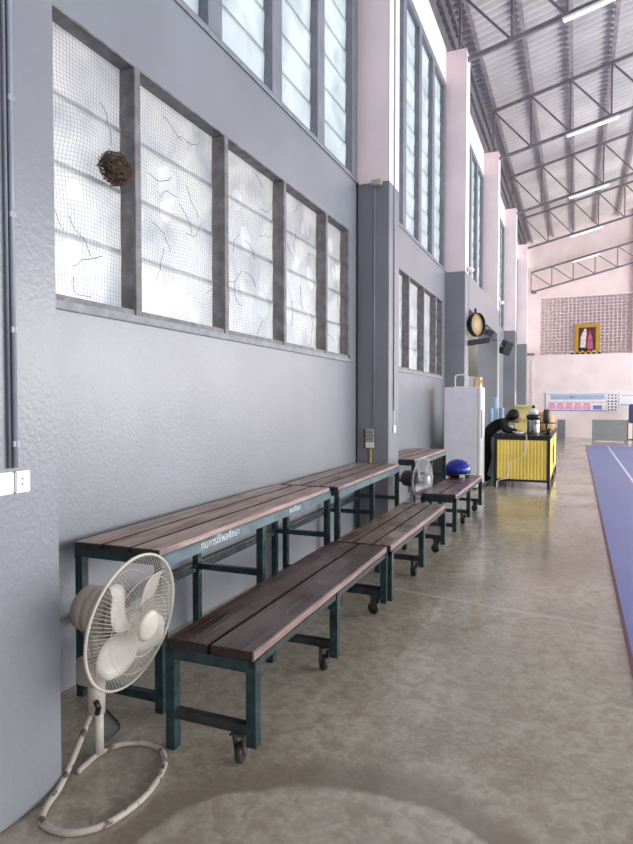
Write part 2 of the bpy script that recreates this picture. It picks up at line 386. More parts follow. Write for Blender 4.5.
# ------------------------------------------------------------------ windows
def lower_window(n, o0, o1, muls, net):
    r = bpy.data.objects.new('window_%d' % n, None); C.objects.link(r); r['kind'] = 'structure'
    k = MB(); d0 = W - .11
    k.box(d0, W, o0, o1, LZ1 - .014, LZ1); k.box(d0, W - .004, o0, o1, LZ0, LZ0 + .035); k.box(d0, W - .004, o1 - .04, o1, LZ0, LZ1); k.box(d0, W - .004, o0, o0 + .04, LZ0, LZ1)
    k.build('window_frame', FRAMEL, r)
    edges = [o0 + .04] + [q for m_ in muls for q in (m_ - .05, m_)] + [o1 - .04]
    for m_ in muls:
        k = MB(); k.box(d0, W + .006, m_ - .055, m_, LZ0, LZ1 - .014, bev=.003); k.build('mullion', FRAMEL, r)
    for i in range(0, len(edges), 2):
        a, b = edges[i], edges[i + 1]
        k = MB(); H = (LZ1 - LZ0 - .045) / 4; z = LZ0 + .03
        for j in range(4):
            zz = z + j * H; k.mi = 0
            k.prism([(W - .125, zz - .012), (W - .119, zz - .012), (W - .101, zz + H + .012), (W - .107, zz + H + .012)], 'y', a - .01, b + .01)
            k.mi = 1; k.prism([(W - .126, zz - .012), (W - .116, zz - .012), (W - .116, zz + .0), (W - .126, zz + .0)], 'y', a - .01, b + .01)
        k.build('louver_pane', [FROST, FRAME], r)
        if net:
            k = MB(); s = .0225; ny = int((b - a) / s); nz = int((LZ1 - LZ0 - .08) / s)
            ph = random.random() * 9
            def P(u, w_):
                y = a + (b - a) * u / ny; z_ = LZ0 + .035 + (LZ1 - LZ0 - .085) * w_ / nz
                e = math.sin(PI * u / ny) * math.sin(PI * w_ / nz)
                return Vector((W - .05 + .02 * math.sin(y * 7 + z_ * 4 + ph) * e, y + .016 * math.sin(z_ * 13 + ph + y * 4) * e, z_ + .02 * math.sin(y * 9 + ph) * e))
            holes = [(random.uniform(.2, .8) * ny, random.uniform(.15, .85) * nz, random.uniform(2, 5)) for _ in range(3)]
            def hole(u, w_): return any((u - hx) ** 2 + (w_ - hz) ** 2 < hr * hr for hx, hz, hr in holes)
            for u in range(ny + 1):
                for w_ in range(nz):
                    if not (hole(u, w_) or hole(u, w_ + 1)): k.bar(P(u, w_), P(u, w_ + 1), .001)
            for w_ in range(nz + 1):
                for u in range(ny):
                    if not (hole(u, w_) or hole(u + 1, w_)): k.bar(P(u, w_), P(u + 1, w_), .001)
            # dry tendrils and torn strands caught in the net
            for _ in range(11):
                p = Vector((W - .04, random.uniform(a + .05, b - .05), random.uniform(LZ0 + .1, LZ1 - .15)))
                pts = [p.copy()]; an = random.uniform(0, 6.28)
                for q in range(6):
                    an += random.uniform(-.6, .6); p = p + Vector((random.uniform(-.004, .008), math.cos(an) * .04, math.sin(an) * .04))
                    p.y = min(max(p.y, a + .01), b - .01); p.z = min(max(p.z, LZ0 + .06), LZ1 - .1); pts.append(p.copy())
                k.tube(pts, .0022, 4)
            o = k.build('wire_net', NETM, r)
lower_window(1, 2.04, 6.73, [2.06 + .96, 4.03, 5.03, 6.03], True)
lower_window(2, 7.5, 12.05, [8.48, 9.47, 10.48, 11.45], False)
def upper_window(n, o0, o1, rights):
    r = bpy.data.objects.new('window_%d' % n, None); C.objects.link(r); r['kind'] = 'structure'
    k = MB(); x0, x1 = W - .12, W - .005
    k.box(x0, x1, o0, o1, UZ0 - .0, UZ0 + .05); k.box(x0, x1, o0, o1, UZ1 - .12, UZ1); k.box(x0, x1, o0, o0 + .12, UZ0, UZ1)
    k.build('window_frame', UFRAME, r)
    k = MB(); k.box(W - .1, W + .015, o0, o1, UZ0 - .02, UZ0 + .004); k.build('window_sill', FRAME, r)
    st = o0 + .12
    for e in rights:
        e = min(e, o1)
        k = MB(); k.box(x0, x1, e - .19, e, UZ0 + .05, UZ1 - .12, bev=.003); k.build('mullion', UFRAME, r)
        a, b = st, e - .19; st = e
        k = MB(); nz = 10; H = (UZ1 - UZ0 - .17) / nz; z = UZ0 + .05
        for j in range(nz):
            zz = z + j * H
            k.mi = 0; k.prism([(W - .10, zz - .01), (W - .094, zz - .01), (W - .078, zz + H + .01), (W - .084, zz + H + .01)], 'y', a - .01, b + .01)
            k.mi = 1; k.prism([(W - .101, zz - .012), (W - .091, zz - .012), (W - .091, zz + .003), (W - .101, zz + .003)], 'y', a - .01, b + .01)
        k.build('louver_pane', [FROSTU, UFRAME], r)
for i in range(5):
    a, b = cols[i] + CW, cols[i + 1]
    upper_window(3 + i, a, b, [b - 3.03, b - 2.03, b - 1.03, b])

# things outside the left wall
k = MB(); k.box(-3.4, -2.6, -2, 11.5, 3.62, 3.74); k.build('added_shade_canopy', PINK, kind='structure')  # unseen canopy, added to darken the top window panes
k = MB(); k.box(-4.3, -4.1, 11.0, 60, 0, 4.6); k.box(-4.1, -4.05, 16.2, 16.9, 0, 2.5); k.build('outside_wall', OUTB, kind='structure')
k = MB(); k.box(-30, -2.6, -20, 60, -.1, -.02); k.build('ground', OUTB, kind='structure')

# ------------------------------------------------------------------ roof
SL = .236; RIDGE = 8.0
def rz(x): return 9.86 + SL * (x + 2.34) if x < RIDGE else 9.86 + SL * (2 * RIDGE - x + 2.34)
k = MB(); per = .25; prof = ((0, 0), (.2, .0), (.35, .035), (.45, .062), (.7, .062), (.8, .035))
ys = [(-8.5 + i * per + p * per, dz) for i in range(int(43.6 / per)) for p, dz in prof]
for xa_, xb_ in ((-3.2, RIDGE), (RIDGE, 17)):
    A = [k.bm.verts.new((xa_, y, rz(xa_) + dz)) for y, dz in ys]; B = [k.bm.verts.new((xb_, y, rz(xb_) + dz)) for y, dz in ys]
    for i in range(len(ys) - 1): k.bm.faces.new((A[i], B[i], B[i + 1], A[i + 1]))
k.build('ceiling', TIN, kind='structure')
for i in range(11):
    x = -2.22 + i * .985
    if x > RIDGE - .2: break
    k = MB(); z = rz(x)
    k.prism([(x - .03, z - .005), (x - .03, z - .13), (x + .065, z - .13), (x + .065, z - .118), (x + .0, z - .118), (x + .0, z - .005)], 'y', -8, 33.5)
    k.build('roof_purlin', PURL, kind='structure')
# cladding between wall head and roof
k = MB(); n = 260
prev = None
for i in range(n):
    y = -3 + i * .14; pts = [(W - .02 if i % 2 else W - .055, y)]
    cur = [k.bm.verts.new((pts[0][0], y, BT - .02)), k.bm.verts.new((pts[0][0], y, rz(W) + .05))]
    if prev: k.bm.faces.new((prev[0], cur[0], cur[1], prev[1]))
    prev = cur
for z in (8.95, 9.45): k.box(W - .02, W + .04, -3, 33.4, z, z + .05)
k.build('eaves_cladding', CLAD, kind='structure')
def truss(name, y, zb, h, x1, ridge=True):
    r = bpy.data.objects.new(name, None); C.objects.link(r); r['kind'] = 'structure'
    k = MB(); b = lambda x: zb + SL * (x + 2.1); x0 = FC - .15
    k.bar((x0, y, b(x0)), (x1, y, b(x1)), .07, .08); k.build('bottom_chord', TRUSS, r)
    k = MB(); k.bar((x0, y, b(x0) + h), (x1, y, b(x1) + h), .07, .08); k.build('top_chord', TRUSS, r)
    xs = [-2.22 + i * .985 for i in range(40) if -2.22 + i * .985 <= x1]
    for i, x in enumerate(xs):
        k = MB(); k.bar((x, y, b(x)), (x, y, b(x) + h), .045); k.build('web_post', TRUSS, r)
        if i + 1 < len(xs):
            k = MB(); k.bar((x, y, b(x) + h), (xs[i + 1], y, b(xs[i + 1])), .04); k.build('web_brace', TRUSS, r)
    return r
for y in cols: truss('roof_truss', y + CW / 2 - .05, 8.3, 1.36, RIDGE - .3)
truss('roof_truss', 33.0, 7.2, 1.0, 6)
k = MB(); k.box(-2.2, -1.95, 32.9, 33.1, 7.1, 7.25); k.build('truss_bearing', TRUSS, kind='structure')
# fluorescent battens under the truss chords
TUBE = emis('lit_tube_glass', (1, .98, .96, 1), 1.1)
places = ['nearest truss at the picture top', 'second visible truss from the camera', 'third visible truss from the camera', 'fourth visible truss from the camera', 'fifth visible truss at the court end']
for i, (y, x0) in enumerate(((12.48, -.33), (17.78, -.35), (23.08, -.35), (28.38, -.35), (33.0, -.3))):
    zz = (lambda x: (8.3 if y < 33 else 8.2) + SL * (x + 2.1) - .09)
    t = thing('tube_light', 'white fluorescent tube light on the ' + places[i], 'ceiling light', (x0, y - .07, zz(x0)), 0, 'tube lights under the roof trusses')
    L_ = 1.28
    k = MB(); k.bar((0, 0, 0), (L_, 0, L_ * SL), .085, .045); k.build('batten', WHITE, t)
    for s in (-.03, .03):
        k = MB(); k.tube([(.03, s, -.038 + .03 * SL), (L_ - .03, s, -.038 + (L_ - .03) * SL)], .014); k.build('tube', TUBE, t)

# ------------------------------------------------------------------ benches
def caster(parent, x, y, rot, htop):
    c = bpy.data.objects.new('caster', None); C.objects.link(c); c.parent = parent; c.location = (x, y, 0); c.rotation_euler = (0, 0, rot)
    k = MB(); k.lathe([(.008, -.015), (.037, -.015), (.044, -.009), (.044, .009), (.037, .015), (.008, .015)], 20, Matrix.Translation((0, .014, .044)) @ Matrix.Rotation(PI / 2, 4, 'Y'))
    k.build('wheel', RUBBER, c)
    k = MB()
    for s in (-1, 1): k.prism([(.0, .035), (.028, .035), (.03, htop - .01), (-.03, htop - .01)], 'x', s * .02 - .0015, s * .02 + .0015)
    k.box(-.0215, .0215, -.03, .03, htop - .013, htop - .008); k.box(-.032, .032, -.036, .036, htop - .006, htop)
    k.lathe([(.018, htop - .012), (.018, htop - .004)], 14); k.lathe([(.006, -.024), (.006, .024)], 10, Matrix.Translation((0, .014, .044)) @ Matrix.Rotation(PI / 2, 4, 'Y'))
    k.build('fork', FORK, c)
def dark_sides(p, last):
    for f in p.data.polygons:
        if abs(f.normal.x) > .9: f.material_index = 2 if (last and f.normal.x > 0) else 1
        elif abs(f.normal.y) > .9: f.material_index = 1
def tall_bench(loc, rzr, L, Wd, H, frames, label, wm, nplank=3):
    t = thing('tall_bench', label, 'bench', loc, rzr, 'tall benches along the wall')
    pw = Wd / nplank
    for i in range(nplank):
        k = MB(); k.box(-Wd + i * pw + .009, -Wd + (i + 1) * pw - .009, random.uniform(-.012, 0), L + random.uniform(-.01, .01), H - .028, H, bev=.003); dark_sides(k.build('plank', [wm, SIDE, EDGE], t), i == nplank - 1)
    k = MB(); zt = H - .028; k.box(-.012, 0.0, .0, L, zt - .062, zt + .0); k.box(-.05, 0, 0, L, zt - .008, zt - .002); k.build('front_rail', RAILP, t)
    k = MB(); k.box(-Wd, -Wd + .012, 0, L, zt - .062, zt); k.build('back_rail', GREEN, t)
    for j, fy in enumerate(frames):
        k = MB(); k.box(-Wd + .012, -.012, fy, fy + .045, zt - .05, zt - .001); k.build('cross_rail', GREEN, t)
        for x in (-.048, -Wd + .003):
            k = MB(); k.box(x, x + .045, fy, fy + .045, 0, zt - .05); k.build('leg', GREEN, t)
        k = MB()
        if j == 0: k.box(-Wd + .048, -.048, fy + .004, fy + .04, .05, .09)
        else: k.box(-Wd + .048, -.048, fy + .004, fy + .04, .385, .425)
        k.build('stretcher', GREEN, t)
    k = MB(); k.box(-Wd + .01, -Wd + .04, frames[0], frames[-1], .37, .42); k.build('long_stretcher', GREEN, t)
    return t
def low_bench(loc, rzr, L, Wd, H, frames, casters, label, wm, nplank=2, em=None):
    t = thing('low_bench', label, 'bench', loc, rzr, 'low benches on casters')
    pw = Wd / nplank
    for i in range(nplank):
        k = MB(); k.box(-Wd + i * pw + .008, -Wd + (i + 1) * pw - .008, random.uniform(-.008, 0), L + random.uniform(-.008, .008), H - .04, H, bev=.004)
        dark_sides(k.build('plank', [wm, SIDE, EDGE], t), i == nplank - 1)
    zt = H - .04
    k = MB(); k.box(-.035, -.006, 0, L, zt - .03, zt - .001); k.build('front_rail', BLACKST, t)
    k = MB(); k.box(-Wd + .006, -Wd + .035, 0, L, zt - .03, zt - .001); k.build('back_rail', BLACKST, t)
    for j, fy in enumerate(frames):
        k = MB(); k.box(-Wd + .045, -.045, fy, fy + .04, zt - .05, zt - .001); k.build('cross_rail', GREEN, t)
        for x in (-.045, -Wd): 
            k = MB(); k.box(x, x + .045, fy, fy + .045, .09 if x > -.1 else 0, zt - .002); k.build('leg', GREEN, t)
        k = MB(); k.box(-Wd + .045, -.045, fy + .003, fy + .04, .14, .18); k.build('stretcher', BLACKST, t)
        if casters[j]:
            caster(t, -.085, fy + .02, (.12, .75, 1.3)[j], .14)
    return t
tb = tall_bench((-1.82, 2.38, 0), math.radians(1.7), 2.36, .535, .80, [.0, 1.08, 2.31], 'tall brown plank bench nearest the camera, behind the cream fan, white writing on its rail', WOODT)
# squiggly white writing on the rail
def writing(parent, txt, size, loc, rot):
    cu = bpy.data.curves.new('painted_writing', 'FONT'); cu.body = txt; cu.size = size; cu.extrude = .0006
    o = bpy.data.objects.new('painted_writing', cu); C.objects.link(o); cu.materials.append(TXT)
    dg = bpy.context.evaluated_depsgraph_get(); me = bpy.data.meshes.new_from_object(o.evaluated_get(dg)); bpy.data.objects.remove(o)
    o = bpy.data.objects.new('painted_writing', me); C.objects.link(o); o.parent = parent; o.location = loc; o.rotation_euler = rot
    o['label'] = 'white hand-painted Thai writing'
    return o
writing(tb, 'ทนการใช้พลศึกษา', .06, (.002, .34, .724), (PI / 2, 0, PI / 2))
writing(tb, 'พลศึกษา', .058, (.002, 1.5, .724), (PI / 2, 0, PI / 2))
tall_bench((-1.835, 4.79, 0), math.radians(1.7), 2.14, .53, .80, [.0, 1.05, 2.09], 'middle tall bench, running up to the column with the socket boxes', WOODT)
tall_bench((-1.86, 7.52, 0), 0, 1.99, .55, .80, [.0, .97, 1.94], 'far tall bench between the column and the white fridge', WOODT)
low_bench((-1.19, 2.155, 0), math.radians(.9), 2.0, .44, .49, [0, .96, 1.955], (1, 1, 1), 'low dark brown two-plank bench on casters nearest the camera', WOODL)
low_bench((-1.20, 4.18, 0), 0, 1.96, .44, .49, [0, .98, 1.9], (0, 1, 1), 'low three-plank bench on casters in the middle, shiny brown top', WOODM, 3)
low_bench((-1.205, 6.74, 0), 0, 2.0, .40, .50, [0, .93, 1.93], (0, 1, 1), 'low two-plank bench on casters with the blue helmet at its end', WOODM)

# ------------------------------------------------------------------ fans
def fan_head(t, c, az, el, r, paint, bladem, motor):
    n = Vector((math.cos(el) * math.sin(az), -math.cos(el) * math.cos(az), math.sin(el)))
    u = n.cross(Vector((0, 0, 1))).normalized(); vv = u.cross(n)
    m = Matrix(((u.x, vv.x, n.x, c[0]), (u.y, vv.y, n.y, c[1]), (u.z, vv.z, n.z, c[2]), (0, 0, 0, 1)))
    k = MB(); N_ = 48
    k.tube([m @ Vector((r * math.cos(2 * PI * i / N_), r * math.sin(2 * PI * i / N_), 0)) for i in range(N_)], .006, 8, True)
    k.build('grille_rim', paint, t)
    def cage(sgn, depth, rin, cnt, name):
        k = MB()
        for i in range(cnt):
            a0 = 2 * PI * i / cnt; pts = []
            for q in range(8):
                s = q / 7; rr = rin + (r - rin) * s; a = a0 + .0 * s
                z = sgn * depth * (1 - s ** 2.6)
                pts.append(m @ Vector((rr * math.cos(a), rr * math.sin(a), z)))
            k.tube(pts, .0011, 4)
        for rr in (.45, .72):
            z = sgn * depth * (1 - ((rr * r - rin) / (r - rin)) ** 2.6)
            k.tube([m @ Vector((rr * r * math.cos(2 * PI * i / N_), rr * r * math.sin(2 * PI * i / N_), z)) for i in range(N_)], .0014, 4, True)
        return k.build(name, paint, t)
    cage(1, r * .27, r * .2, 100, 'front_grille'); cage(-1, r * .30, r * .28, 84, 'rear_grille')
    k = MB(); d = r * .27
    k.lathe([(.001, d + .016), (r * .17, d + .014), (r * .225, d + .006), (r * .235, d - .006), (r * .2, d - .008)], 32, m); k.build('hub_cap', paint, t)
    k = MB(); k.lathe([(.001, .045), (.035, .045), (.045, .03), (.045, -.02), (.02, -.03)], 20, m); k.build('blade_hub', bladem, t)
    for b in range(3 if r > .25 else 4):
        nb = 4; a0 = 2 * PI * b / nb + .35
    nb = 4
    for b in range(nb):
        a0 = 2 * PI * b / nb + .5; k = MB(); rows = []
        for q in range(9):
            s = q / 8; rr = .035 + (r * .86 - .035) * s; half = (.30 + .42 * math.sin(PI * min(1, s * 1.0) ** .8) - .12 * s) * (1 if s < .85 else 1 - (s - .85) * 3.2)
            row = []
            for p in range(6):
                tt = p / 5 * 2 - 1; a = a0 + tt * half * .92 + s * .3; z = -tt * .032 * (1 - .3 * s) + .004
                row.append(k.bm.verts.new(m @ Vector((rr * math.cos(a), rr * math.sin(a), z))))
            rows.append(row)
        for q in range(8):
            for p in range(5):
                f = k.bm.faces.new((rows[q][p], rows[q + 1][p], rows[q + 1][p + 1], rows[q][p + 1])); f.smooth = True
        o = k.build('blade', bladem, t); md = o.modifiers.new('thickness', 'SOLIDIFY'); md.thickness = .002
    k = MB(); z0 = -r * .3
    k.lathe([(r * .28, z0 + .012), (r * .30, z0 + .004), (r * .29, z0 - .004)], 28, m); 
    k.lathe([(.06, z0), (.098, z0 - .01), (.102, z0 - .065), (.094, z0 - .07), (.1, z0 - .075), (.098, z0 - .105), (.092, z0 - .11), (.098, z0 - .115), (.092, z0 - .16), (.065, z0 - .185), (.001, z0 - .19)], 28, m)
    k.build('motor_housing', motor, t)
    return m
BLADE = mat('cream_blade_plastic', srgb(204, 201, 192), .35, var=.03)
f1 = thing('pedestal_fan', 'cream pedestal fan with round wire grille beside the near wall pier', 'fan')
mh = fan_head(f1, (-1.635, 1.95, .625), 1.6, -.125, .27, CREAM, BLADE, BEIGE)
k = MB(); k.box(-1.935, -1.825, 1.93, 2.03, .315, .43, bev=.012); k.box(-1.905, -1.86, 1.955, 2.01, .43, .56, bev=.008); k.build('neck_box', BEIGE, f1)
k = MB(); k.lathe([(.024, .18), (.034, .185), (.037, .31), (.034, .32), (.001, .322)], 20, Matrix.Translation((-1.868, 1.99, 0))); k.build('upper_post', CREAM, f1)
k = MB(); k.lathe([(.001, .012), (.019, .012), (.019, .185)], 16, Matrix.Translation((-1.852, 1.985, 0))); k.build('lower_post', CREAM, f1)
k = MB(); k.tube([(-1.838, 1.96, .20), (-1.825, 1.955, .23), (-1.83, 1.945, .26)], .012, 8); k.build('clamp_knob', BLACK, f1)
def spline(pts, n=6):
    out = []; P = [Vector(p) for p in pts]
    for i in range(len(P) - 1):
        a, b, c, d = P[max(i - 1, 0)], P[i], P[i + 1], P[min(i + 2, len(P) - 1)]
        for q in range(n):
            t = q / n; out.append(.5 * ((2 * b) + (c - a) * t + (2 * a - 5 * b + 4 * c - d) * t * t + (-a + 3 * b - 3 * c + d) * t ** 3))
    out.append(P[-1]); return out
RUSTY = mat('chipped_cream_paint', srgb(176, 170, 160), .5, c2=srgb(96, 76, 64), scale=24, mix_lo=.58, mix_hi=.64)
k = MB(); k.tube(spline([(-1.885, 1.99, .2), (-1.872, 1.93, .15), (-1.815, 1.75, .04), (-1.785, 1.64, .013), (-1.735, 1.575, .0125), (-1.66, 1.56, .0125), (-1.58, 1.582, .0125), (-1.515, 1.66, .0125), (-1.49, 1.80, .0125), (-1.51, 1.93, .0125), (-1.555, 2.04, .0125), (-1.64, 2.115, .0125), (-1.75, 2.12, .0125), (-1.83, 2.06, .0125), (-1.855, 1.98, .0125), (-1.848, 1.9, .0125), (-1.84, 1.85, .0125)]), .0125, 10)
k.build('tube_base', RUSTY, f1)
k = MB(); k.tube(spline([(-1.92, 2.0, .33), (-1.945, 2.02, .28), (-1.93, 2.03, .16), (-1.9, 2.05, .03), (-1.93, 2.2, .006), (-2.1, 2.3, .006)]), .004, 6); k.build('power_cord', BLACK, f1)

f2 = thing('pedestal_fan', 'grey pedestal fan standing behind the near end of the far low bench', 'fan')
fan_head(f2, (-1.685, 7.18, .595), 1.35, -.02, .26, FANGREY, FANGREY, DARKM)
k = MB(); k.lathe([(.17, .0), (.17, .015), (.05, .03), (.018, .04), (.018, .45)], 24, Matrix.Translation((-1.83, 7.22, 0))); k.build('post', FANGREY, f2)
k = MB(); k.box(-1.87, -1.79, 7.18, 7.26, .43, .52, bev=.01); k.build('neck_box', FANGREY, f2)

# ------------------------------------------------------------------ near pier fittings
sw = thing('wall_switch', 'white light switch plate on the near grey pier at the picture edge', 'switch', (-1.83, 1.49, 1.222))
onebox('cover_plate', WHITE, sw, 0, .014, -.06, .06, -.038, .04, bev=.004)
onebox('rocker', WHITEM, sw, .014, .019, -.02, .035, -.02, .022, bev=.002)
so = thing('wall_outlet', 'white power outlet with two small holes on the near grey pier', 'outlet', (-1.83, 1.585, 1.222))
onebox('cover_plate', WHITE, so, 0, .016, -.03, .033, -.038, .04, bev=.004)
k = MB()
for z in (.012, -.006): k.lathe([(.001, 0), (.0032, 0), (.0032, .0012)], 10, Matrix.Translation((.0157, -.004, z)) @ Matrix.Rotation(PI / 2, 4, 'Y'))
k.build('socket_hole', BLACK, so)
k = MB(); k.tube([(-1.82, 1.558, 1.275), (-1.82, 1.558, 3.4)], .009, 8)
for z in (1.35, 1.75, 2.15, 2.55): k.box(-1.83, -1.812, 1.545, 1.571, z, z + .02)
tag(k.build('conduit', CONDUIT), 'thin grey conduit climbing the near pier above the switch', 'conduit')
k = MB(); k.tube([(-1.822, 1.535, 1.275), (-1.822, 1.535, 3.4)], .006, 8)
tag(k.build('cable', UFRAME), 'grey cable running up beside the conduit on the near pier', 'cable')

# column B fittings
sb = thing('socket_box', 'stacked grey and white socket boxes on the side of the middle column', 'socket box', (-2.28, 7.0, .9))
onebox('back_box', DARKM, sb, -.075, .045, -.03, 0, .07, .30)
onebox('upper_outlet', SOCK, sb, -.05, .055, -.05, -.03, .225, .305, bev=.004)
onebox('middle_outlet', SOCK, sb, -.05, .055, -.05, -.03, .15, .22, bev=.004)
onebox('lower_outlet', WHITE, sb, -.05, .055, -.05, -.03, .075, .145, bev=.004)
k = MB()
for z in (.262, .185):
    for x in (-.025, 0.0, .025): k.box(x - .004, x + .004, -.0515, -.0495, z - .01, z + .012)
k.build('socket_hole', BLACK, sb)
k = MB(); k.tube([(-2.275, 6.982, .972), (-2.275, 6.982, .4)], .014, 8); tag(k.build('conduit', BRASS), 'yellow conduit dropping below the socket boxes', 'conduit')
k = MB(); k.tube([(-2.235, 6.99, 1.2), (-2.235, 6.99, 4.1)], .009, 8); tag(k.build('conduit', CONDUIT), 'thin grey conduit above the socket boxes on the column', 'conduit')
k = MB(); k.box(-2.26, -2.14, 6.93, 6.998, 4.07, 4.14, bev=.008); tag(k.build('junction_box', SOCK), 'grey junction box high on the column where pink paint begins', 'junction box')
k = MB(); k.tube([(FC + .008, 7.2, 1.42), (FC + .008, 7.2, 8.3)], .008, 8); tag(k.build('conduit', CONDUIT), 'light conduit running up the face of the middle column', 'conduit')
k = MB(); k.box(FC, FC + .02, 7.17, 7.26, 1.15, 1.24, bev=.003); k.tube([(FC + .01, 7.2, 1.24), (FC + .01, 7.2, 1.42)], .006, 6)
tag(k.build('wall_switch', WHITE), 'small white switch on the front of the middle column', 'switch')

# bird nest
k = MB(); c0 = Vector((W + .0, 2.80, 2.85))
for i in range(420):
    d = Vector((random.gauss(0, 1), random.gauss(0, 1), random.gauss(0, 1))).normalized()
    p = c0 + Vector((d.x * .06, d.y * .105, d.z * .09)) * random.uniform(.55, 1.05)
    tdir = d.cross(Vector((random.gauss(0, 1), random.gauss(0, 1), random.gauss(0, 1)))).normalized() * random.uniform(.02, .055)
    p.x = max(p.x, W - .05)
    k.tube([p - tdir, p + d * .006, p + tdir], random.uniform(.0015, .003), 4)
k.sphere(c0, .05, 1, 1.35, 1.35, 12)
tag(k.build('bird_nest', TWIG), 'round brown straw bird nest wedged against the first window mullion', 'bird nest')

# ------------------------------------------------------------------ fridge and things by it
fr = thing('refrigerator', 'tall white refrigerator standing behind the far low bench', 'refrigerator', (-2.18, 10.9, 0))
k = MB(); k.box(0, .585, 0, .5, .03, 1.80, bev=.01); k.build('cabinet', WHITEM, fr)
k = MB(); k.box(.59, .64, 0.005, .5, .08, 1.80, bev=.012); k.build('door', WHITE, fr)
k = MB(); k.box(.64, .66, .04, .065, .9, 1.4, bev=.006); k.build('handle', FANGREY, fr)
k = MB()
for x in (.04, .54):
    for y in (.05, .45): k.lathe([(.02, 0), (.02, .035)], 12, Matrix.Translation((x, y, 0)))
k.build('foot', BLACK, fr)
k = MB(); k.tube(spline([(-2.02, 11.1, 1.8), (-2.02, 11.1, 1.98), (-1.98, 11.1, 2.02), (-1.84, 11.1, 2.02), (-1.8, 11.1, 1.98), (-1.8, 11.1, 1.8)]), .012, 8)
k.box(-2.04, -1.81, 11.08, 11.3, 1.802, 1.815); tag(k.build('wire_rack', WHITE), 'white wire frame standing on top of the refrigerator', 'rack')
k = MB(); k.box(-1.79, -1.70, 11.15, 11.35, 1.8, 1.99, bev=.004); tag(k.build('carton', WHITE), 'white carton on the refrigerator beside the wire frame', 'box')
k = MB(); k.box(-1.68, -1.58, 11.1, 11.35, 1.8, 1.98, bev=.004); k.box(-1.66, -1.55, 11.14, 11.16, 1.86, 1.93); tag(k.build('carton', ORNG), 'orange-beige carton on the refrigerator right edge', 'box')
hp = thing('helmet', 'glossy blue helmet resting on the far low bench', 'helmet', (-1.50, 8.48, .50))
k = MB(); prof = [(.001, .24), (.05, .235), (.1, .212), (.14, .165), (.158, .115), (.16, .075), (.15, .06)]; k.lathe(prof, 28, Matrix.Diagonal((1.1, 1.05, 1, 1))); k.build('shell', HELM, hp)
k = MB(); k.lathe([(.148, .062), (.158, .05), (.155, .02), (.12, 0), (.001, 0)], 28, Matrix.Diagonal((1.1, 1.05, 1, 1))); k.build('liner', BLACK, hp)
k = MB(); k.box(.05, .12, -.185, -.15, .0, .045, bev=.008); k.build('buckle', WHITE, hp)
k = MB(); k.tube([(.06, -.13, .1), (.12, -.1, .115), (.16, -.05, .12)], .008, 6); k.build('decal', WHITE, hp)

# rolled mats by the doorway column
for i, (x, y, h, r) in enumerate(((-1.64, 13.0, 1.42, .055), (-1.58, 13.25, 1.65, .06), (-1.45, 13.25, 1.42, .055))):
    k = MB(); prof = [(r * .35, 0), (r, 0), (r, h), (r * .6, h), (r * .6, h - .03), (r * .35, h - .03)]
    k.lathe(prof, 20, Matrix.Translation((x, y, 0)))
    tag(k.build('rolled_mat', LBLUE), ['left and nearest of the light blue rolled mats beside the refrigerator', 'tallest light blue rolled mat, between the other two', 'right light blue rolled mat, nearest the yellow counter'][i], 'rolled mat', 'rolled mats standing by the refrigerator')

# doorway bay
dg_ = thing('round_board', 'round tan board with black rim hanging below the grey beam', 'round board', (-1.93, 12.75, 3.11))
mt = Matrix.Rotation(math.radians(-62), 4, 'Z') @ Matrix.Rotation(PI / 2, 4, 'Y')
mt = Matrix.Rotation(math.radians(62), 4, 'Z') @ Matrix.Rotation(PI / 2, 4, 'X')
k = MB(); k.lathe([(.001, -.03), (.225, -.03), (.225, .03), (.001, .03)], 30, mt); k.build('disc', TAN, dg_)
k = MB(); k.lathe([(.227, -.01), (.242, -.01), (.242, .09), (.227, .09)], 30, mt, ring=True); k.build('rim', BLACK, dg_)
k = MB(); k.bar((0, .03, .2), (0, .06, .34), .04); k.build('hanger', BLACK, dg_)
wf = thing('wall_fan', 'black wall fan hanging under the beam beyond the tan disc', 'fan', (-1.95, 14.2, 3.18))
k = MB(); k.lathe([(.001, -.04), (.06, -.04), (.1, .0), (.1, .12), (.06, .16), (.001, .16)], 18, Matrix.Rotation(math.radians(70), 4, 'X')); k.build('motor', BLACK, wf)
k = MB(); k.bar((0, 0, .0), (-.1, .1, .27), .08); k.bar((-.1, 0, 0), (.18, .1, -.1), .07, .12); k.build('bracket', BLACK, wf)
k = MB(); k.bar((-2.05, 12.70, 2.74), (-1.66, 12.85, 2.80), .06, .11); k.bar((-1.68, 12.85, 2.79), (-1.6, 12.9, 2.9), .05); k.bar((-1.7, 12.85, 2.82), (-1.52, 12.95, 2.8), .03); tag(k.build('folded_bracket', BLACK), 'black folding wall bracket below the tan disc', 'bracket')
k = MB(); k.box(-.14, .14, -.12, .12, -.2, .2, bev=.02); s_ = k.build('cabinet', BLACK)
sp = thing('wall_speaker', 'black loudspeaker tilted on the column above the counter', 'speaker', (-1.93, 18.6, 3.14)); s_.parent = sp; s_.rotation_euler = (math.radians(18), math.radians(15), math.radians(40))
k = MB(); k.bar((-.05, -.1, 0), (-.22, -.6, .1), .04); k.build('mount', BLACK, sp)
